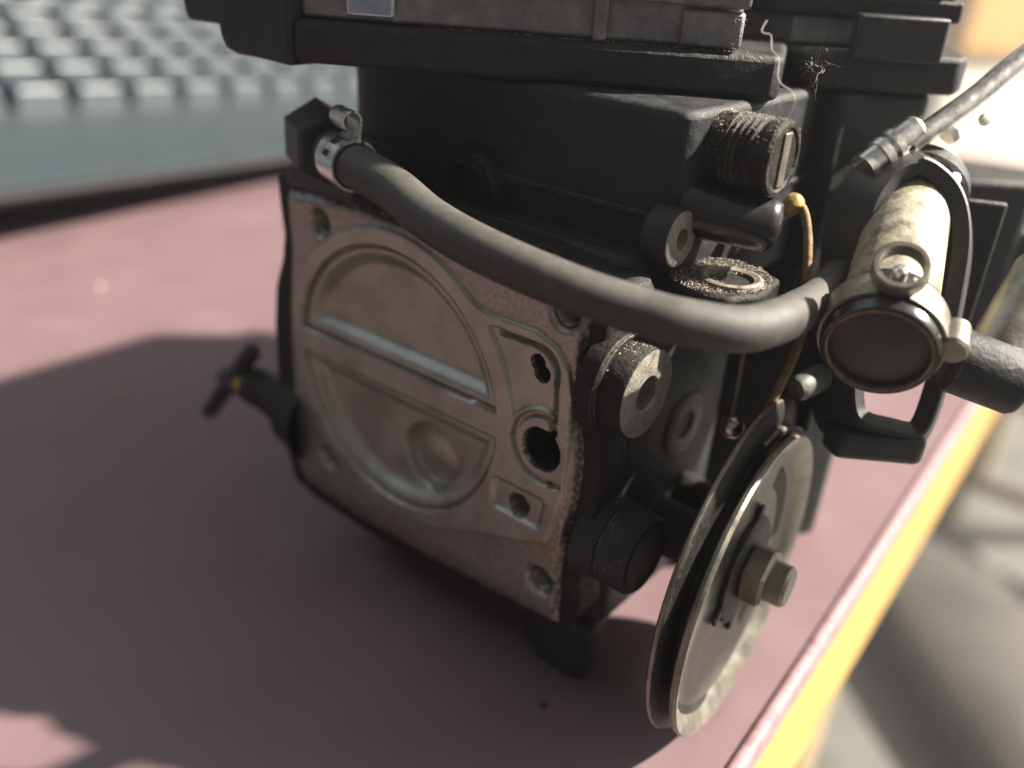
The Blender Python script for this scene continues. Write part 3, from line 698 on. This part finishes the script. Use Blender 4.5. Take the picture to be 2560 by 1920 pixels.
# ---- stub pipe with band clamp, surrounded by a black bracket
pN = Vector((66.6, 20.9, 25.7)); pF = Vector((54.2, 64.5, 39.6)); pd = (pN-pF); plen = pd.length
lathe('stub_pipe', pF, pd, [(-6, 6.2), (plen*.2, 6.3), (plen*.45, 6.5), (plen*.8, 6.7), (plen-1.2, 6.9)], IVORY, cr_, 48)
lathe('pipe_collar', pF, pd, [(2, 6.3), (2, 8.6), (5, 8.6), (5.6, 8.0), (5.6, 6.3)], BLACK, cr_, 48)
lathe('pipe_end_cap', pF, pd, [(plen-9, 6.9), (plen-9, 7.8), (plen-.6, 7.9), (plen, 7.6), (plen+.1, 7.1)], GLOSS, cr_, 56)
lathe('pipe_mouth', pF, pd, [(plen+.05, 7.1), (plen+.2, 6.95), (plen+.1, 6.75), (plen-.5, 6.7)], RUST, cr_, 56)
lathe('end_disc', pF, pd, [(plen-.3, 6.75), (plen-.9, 6.5), (plen-.7, 5.5), (plen-.2, 3), (plen, 0)], PLASTIC, cr_, 48)
pdn = pd.normalized()
strip('pipe_clamp', pF+pdn*(plen-4.6), pdn, 8.0, 5.0, .5, 14, 346, DSTEEL, 56)
_, pa, pb = frame(pdn)
cc = pF+pdn*(plen-4.6)+pa*10.6
lathe('clamp_eye', cc-pdn*1.0-pa*1.2, pdn*.45+pa*1.0, [(0, 2.9), (0, 3.5), (.3, 3.8), (2.2, 3.8), (2.5, 3.5), (2.5, 2.9), (0, 2.9)], DSTEEL, cr_, 36)
lathe('clamp_pin', cc-pa*2.6, pa, [(-1.6, 1.1), (2.8, 1.0), (3.2, .6), (3.3, 0)], STEEL, cr_, 20)
lc = pF+pdn*(plen-4.6)-pb*8.9+pa*1.2
lathe('clamp_lug', lc-pdn*2.6, pdn, [(0, 0), (0, 1.8), (.5, 2.2), (5.0, 2.2), (5.5, 1.8), (5.5, 0)], DSTEEL, cr_, 24)
loop = [(54.9, 55.9, 45.0), (61.1, 58.5, 41.3), (65.5, 57.0, 33.9), (68.4, 51.6, 22.2), (70.4, 46.4, 11.5), (70.2, 42.6, 4.8), (66.3, 39.0, 4.4), (59.7, 35.6, 7.4), (54.7, 41, 21.1), (50.9, 46.3, 35.1), (51.3, 51.3, 42.3)]
sweep('slotted_bracket', spline(loop, 8, True), [(-1.2, -4.2), (1.2, -4.2), (1.5, -3.8), (1.5, 3.8), (1.2, 4.2), (-1.2, 4.2), (-1.5, 3.8), (-1.5, -3.8)], PLASTIC, cr_, closed=True, hint=None, smooth=35)
prism('bracket_foot', [(58, 34), (62, 31.5), (73, 39.5), (71, 47)], 'xy', 1.2, 6.2, PLASTIC, cr_, 1.2)
lathe('knob', (67.5, 30.5, 24.6), (15, 5.6, -3.2), [(0, 2.8), (5, 2.8), (6.2, 3.2), (6.6, 4.3), (7.2, 4.8), (16, 4.8), (16.8, 4.3), (16.8, 0)], BLACK, cr_, 40)
lathe('knob_stem', (78.2, 38.0, 24.0), (.1, .62, .78), [(0, 4.2), (14, 4.2), (15, 3.8), (15, 0)], DSTEEL, cr_, 32)
tube('cable_conduit', [(53.5, 56.5, 47.2), (55.3, 59.1, 49.4), (59.3, 66.0, 54.9), (63.1, 73.1, 61.1), (70, 84, 70), (80, 98, 82)], 1.75, STEEL, cr_, 8, 24)
lathe('cable_adjuster', (50.2, 51.5, 44.6), (3.6, 6.6, 5.6), [(-2, 2.5), (1, 2.5), (1, 2.9), (2.4, 2.9), (2.4, 2.2), (3.4, 2.2), (3.4, 2.9), (4.6, 2.9), (4.6, 2.3), (8.5, 2.3), (9.2, 1.8)], STEEL, cr_, 32)
lathe('lock_nut', (57.6, 61.6, 48.6), (3.6, 6.6, 5.6), [(0, 0), (0, 1.8), (1.2, 1.8), (1.4, 0)], STEEL, cr_, 6, 20)
lathe('small_rivet', (62.4, 62, 52), (.6, -.6, .4), [(0, 1.0), (.8, .8), (1, 0)], STEEL, cr_, 16)
lathe('small_rivet', (61.0, 58.5, 42.5), (.6, -.6, .4), [(0, 1.5), (1.0, 1.1), (1.4, 0)], STEEL, cr_, 16)

lathe('unseen_shade_drum', (93, 56, 24), (.35, .85, .40), [(0, 0), (0, 11.5), (1.5, 13), (34, 13), (36, 11), (36, 0)], BLACK, cr_, 40)  # unseen drum, added out of view to shade the pulley face
prism('rear_shade_plate', [(45, 54.5), (69, 66.5), (68.4, 68), (44.4, 56)], 'xy', 13, 39, BLACK, cr_, .6)  # plate added to keep the sun off the body wall
prism('washer_shade_plate', [(43, 47), (54, 38), (54.8, 39), (43.8, 48)], 'xy', 0, 25, BLACK, cr_, .4)  # plate added to cast shade on the wall washer
# ---- fuel tap on the left: boss, brass stem, T handle
lathe('tap_boss', (-40, 5.5, -21.8), (-12, -.6, .0), [(-3, 9.5), (4, 8.2), (6, 5.6), (12.5, 5.0), (13, 4.6), (20, 4.4), (20.4, 3.4)], BLACKG, cr_, 36)
lathe('tap_stem', (-60, 4.7, -22.6), (-12, -.6, .0), [(0, 3.2), (4.6, 3.0), (5.2, 2.4)], BRASS, cr_, 24)
lathe('tap_hub', (-65.0, 4.4, -23.2), (-12, -.6, .0), [(0, 3.2), (3.0, 3.2), (6.0, 2.4), (6.4, 0)], PLASTIC, cr_, 24)
hdv = Vector((11.2, 0, 12.8)).normalized()
sweep('tap_handle', [Vector((-68.4, 3.8, -23.8))+hdv*k for k in (-17.6, -16.4, 0, 15, 16)], circ(2.1, 16), PLASTIC, cr_, scale=[.7, 1, 1.05, 1, .7])

# ================================================================== SMALL THINGS
ft = tube('fibre_strand', [(40.4, 23.5, 65.5), (40.3, 22.6, 64.3), (40.7, 22.7, 63.9), (41.5, 23.2, 63.7), (42.3, 22.6, 62.0), (43.4, 22.9, 61.0), (44.1, 22.0, 58.9), (44.9, 22.0, 57.9), (46.3, 22.6, 57.1), (47.0, 22.4, 55.9), (46.4, 22.8, 53.4)], .07, FIB, None, 6, 6)
tag(ft, 'single pale curled fibre hanging from the black top flange', 'fibre')
vs_, fs = [], []
for i in range(20):
    p = Vector((44.6+random.gauss(0, .9), 34.6+random.gauss(0, .9), 59.2+random.gauss(0, 1.0)))
    d = Vector((random.gauss(0, 1), random.gauss(0, 1), random.gauss(0, 1.2))).normalized(); e = Vector((random.gauss(0, 1), random.gauss(0, 1), random.gauss(0, 1))).normalized()
    l = random.uniform(1.4, 3.8); ps = [p+d*l*(t/10)+e*.45*math.sin(t*.42+i) for t in range(11)]
    for t in range(11):
        i0 = len(vs_)
        for k in range(3):
            vs_.append(ps[t]+Vector((math.cos(k*2.1), math.sin(k*2.1), .5*math.sin(k)))*.018)
        if t:
            for k in range(3): fs.append((i0-3+k, i0-3+(k+1) % 3, i0+(k+1) % 3, i0+k))
lt = raw('lint_tuft', vs_, fs, FIB, None, 0); tag(lt, 'tiny tangle of pale lint caught between the two flanges', 'lint')
def crumb(u, v, x, y, r, label, m_):
    prof = [(0, 0), (0, r*.9), (r*.5, r), (r*.9, r*.6), (r, 0)]
    o = lathe('crumb', (x, y, -49.98), (0, 0, 1), prof, m_, None, 9, 20, wob=.25); tag(o, label, 'crumb'); return o
crumb(0, 0, -206, 38, 1.6, 'pale crumb on the sunlit table in front of the keyboard', GRITC)
crumb(0, 0, -126, 3, 1.3, 'small pale crumb on the shaded table left of the tap handle', GRITC)
crumb(0, 0, 32.5, -1.5, .7, 'dark speck on the table in front of the pulley', BLACK)

# ---- pieces that belong to a part
SUB = {'clamp_ear': 'hose_clamp', 'clamp_slot': 'hose_clamp', 'thread': 'chamber_plate', 'plug_face': 'plug_screw', 'plug_collar': 'plug_screw', 'plug_grit': 'plug_screw',
       'screw_slot': 'adjuster_screw', 'plug_end': 'gallery_plug', 'ledge_eyelet': 'ledge', 'ledge_grit': 'ledge', 'worn_edge': 'pulley_back_disc', 'rim_lip': 'pulley_face', 'pulley_slot': 'pulley_face', 'tab_washer': 'pulley_face',
       'washer_tab': 'pulley_face', 'pipe_mouth': 'pipe_end_cap', 'end_disc': 'pipe_end_cap', 'clamp_eye': 'pipe_clamp', 'clamp_pin': 'pipe_clamp', 'clamp_lug': 'pipe_clamp',
       'tap_stem': 'tap_boss', 'tap_hub': 'tap_boss', 'tap_handle': 'tap_boss', 'clip_tab': 'spacer_block', 'bolt_stub': 'spacer_block', 'corner_block': 'spacer_block',
       'spacer_ledge': 'spacer_block', 'flange_grit': 'top_flange', 'wire_anchor': 'return_wire', 'fitting_foot': 'hexagonal_fitting', 'knob_stem': 'knob',
       'bracket_foot': 'slotted_bracket', 'lock_nut': 'cable_adjuster', 'outlet_nut': 'outlet_boss', 'pipe_collar': 'stub_pipe'}
for o in list(cr_.children):
    k = SUB.get(o.name.split('.')[0])
    if k: o.parent = bpy.data.objects[k]

# ---- thin scattering air volume, added to imitate veiling lens glare
vs_ = [(x*S, y*S, z) for z in (-1.8, 0.90) for (x, y) in ((-3900, -1500), (2500, -1500), (2500, 6500), (-3900, 6500))]
hz = raw('glare_haze', vs_, [(0, 1, 2, 3), (4, 5, 6, 7), (0, 1, 5, 4), (1, 2, 6, 5), (2, 3, 7, 6), (3, 0, 4, 7)], None, None, 0, conv=False)
hm = bpy.data.materials.new('glare_veil'); hm.use_nodes = True; nt = hm.node_tree
nt.nodes.remove(nt.nodes['Principled BSDF'])
pv_ = nt.nodes.new('ShaderNodeVolumePrincipled'); pv_.inputs['Color'].default_value = (.93, .95, 1.0, 1); pv_.inputs['Density'].default_value = 0.125; pv_.inputs['Anisotropy'].default_value = 0.6
nt.links.new(pv_.outputs[0], nt.nodes['Material Output'].inputs['Volume'])
hz.data.materials.append(hm); hz['kind'] = 'stuff'
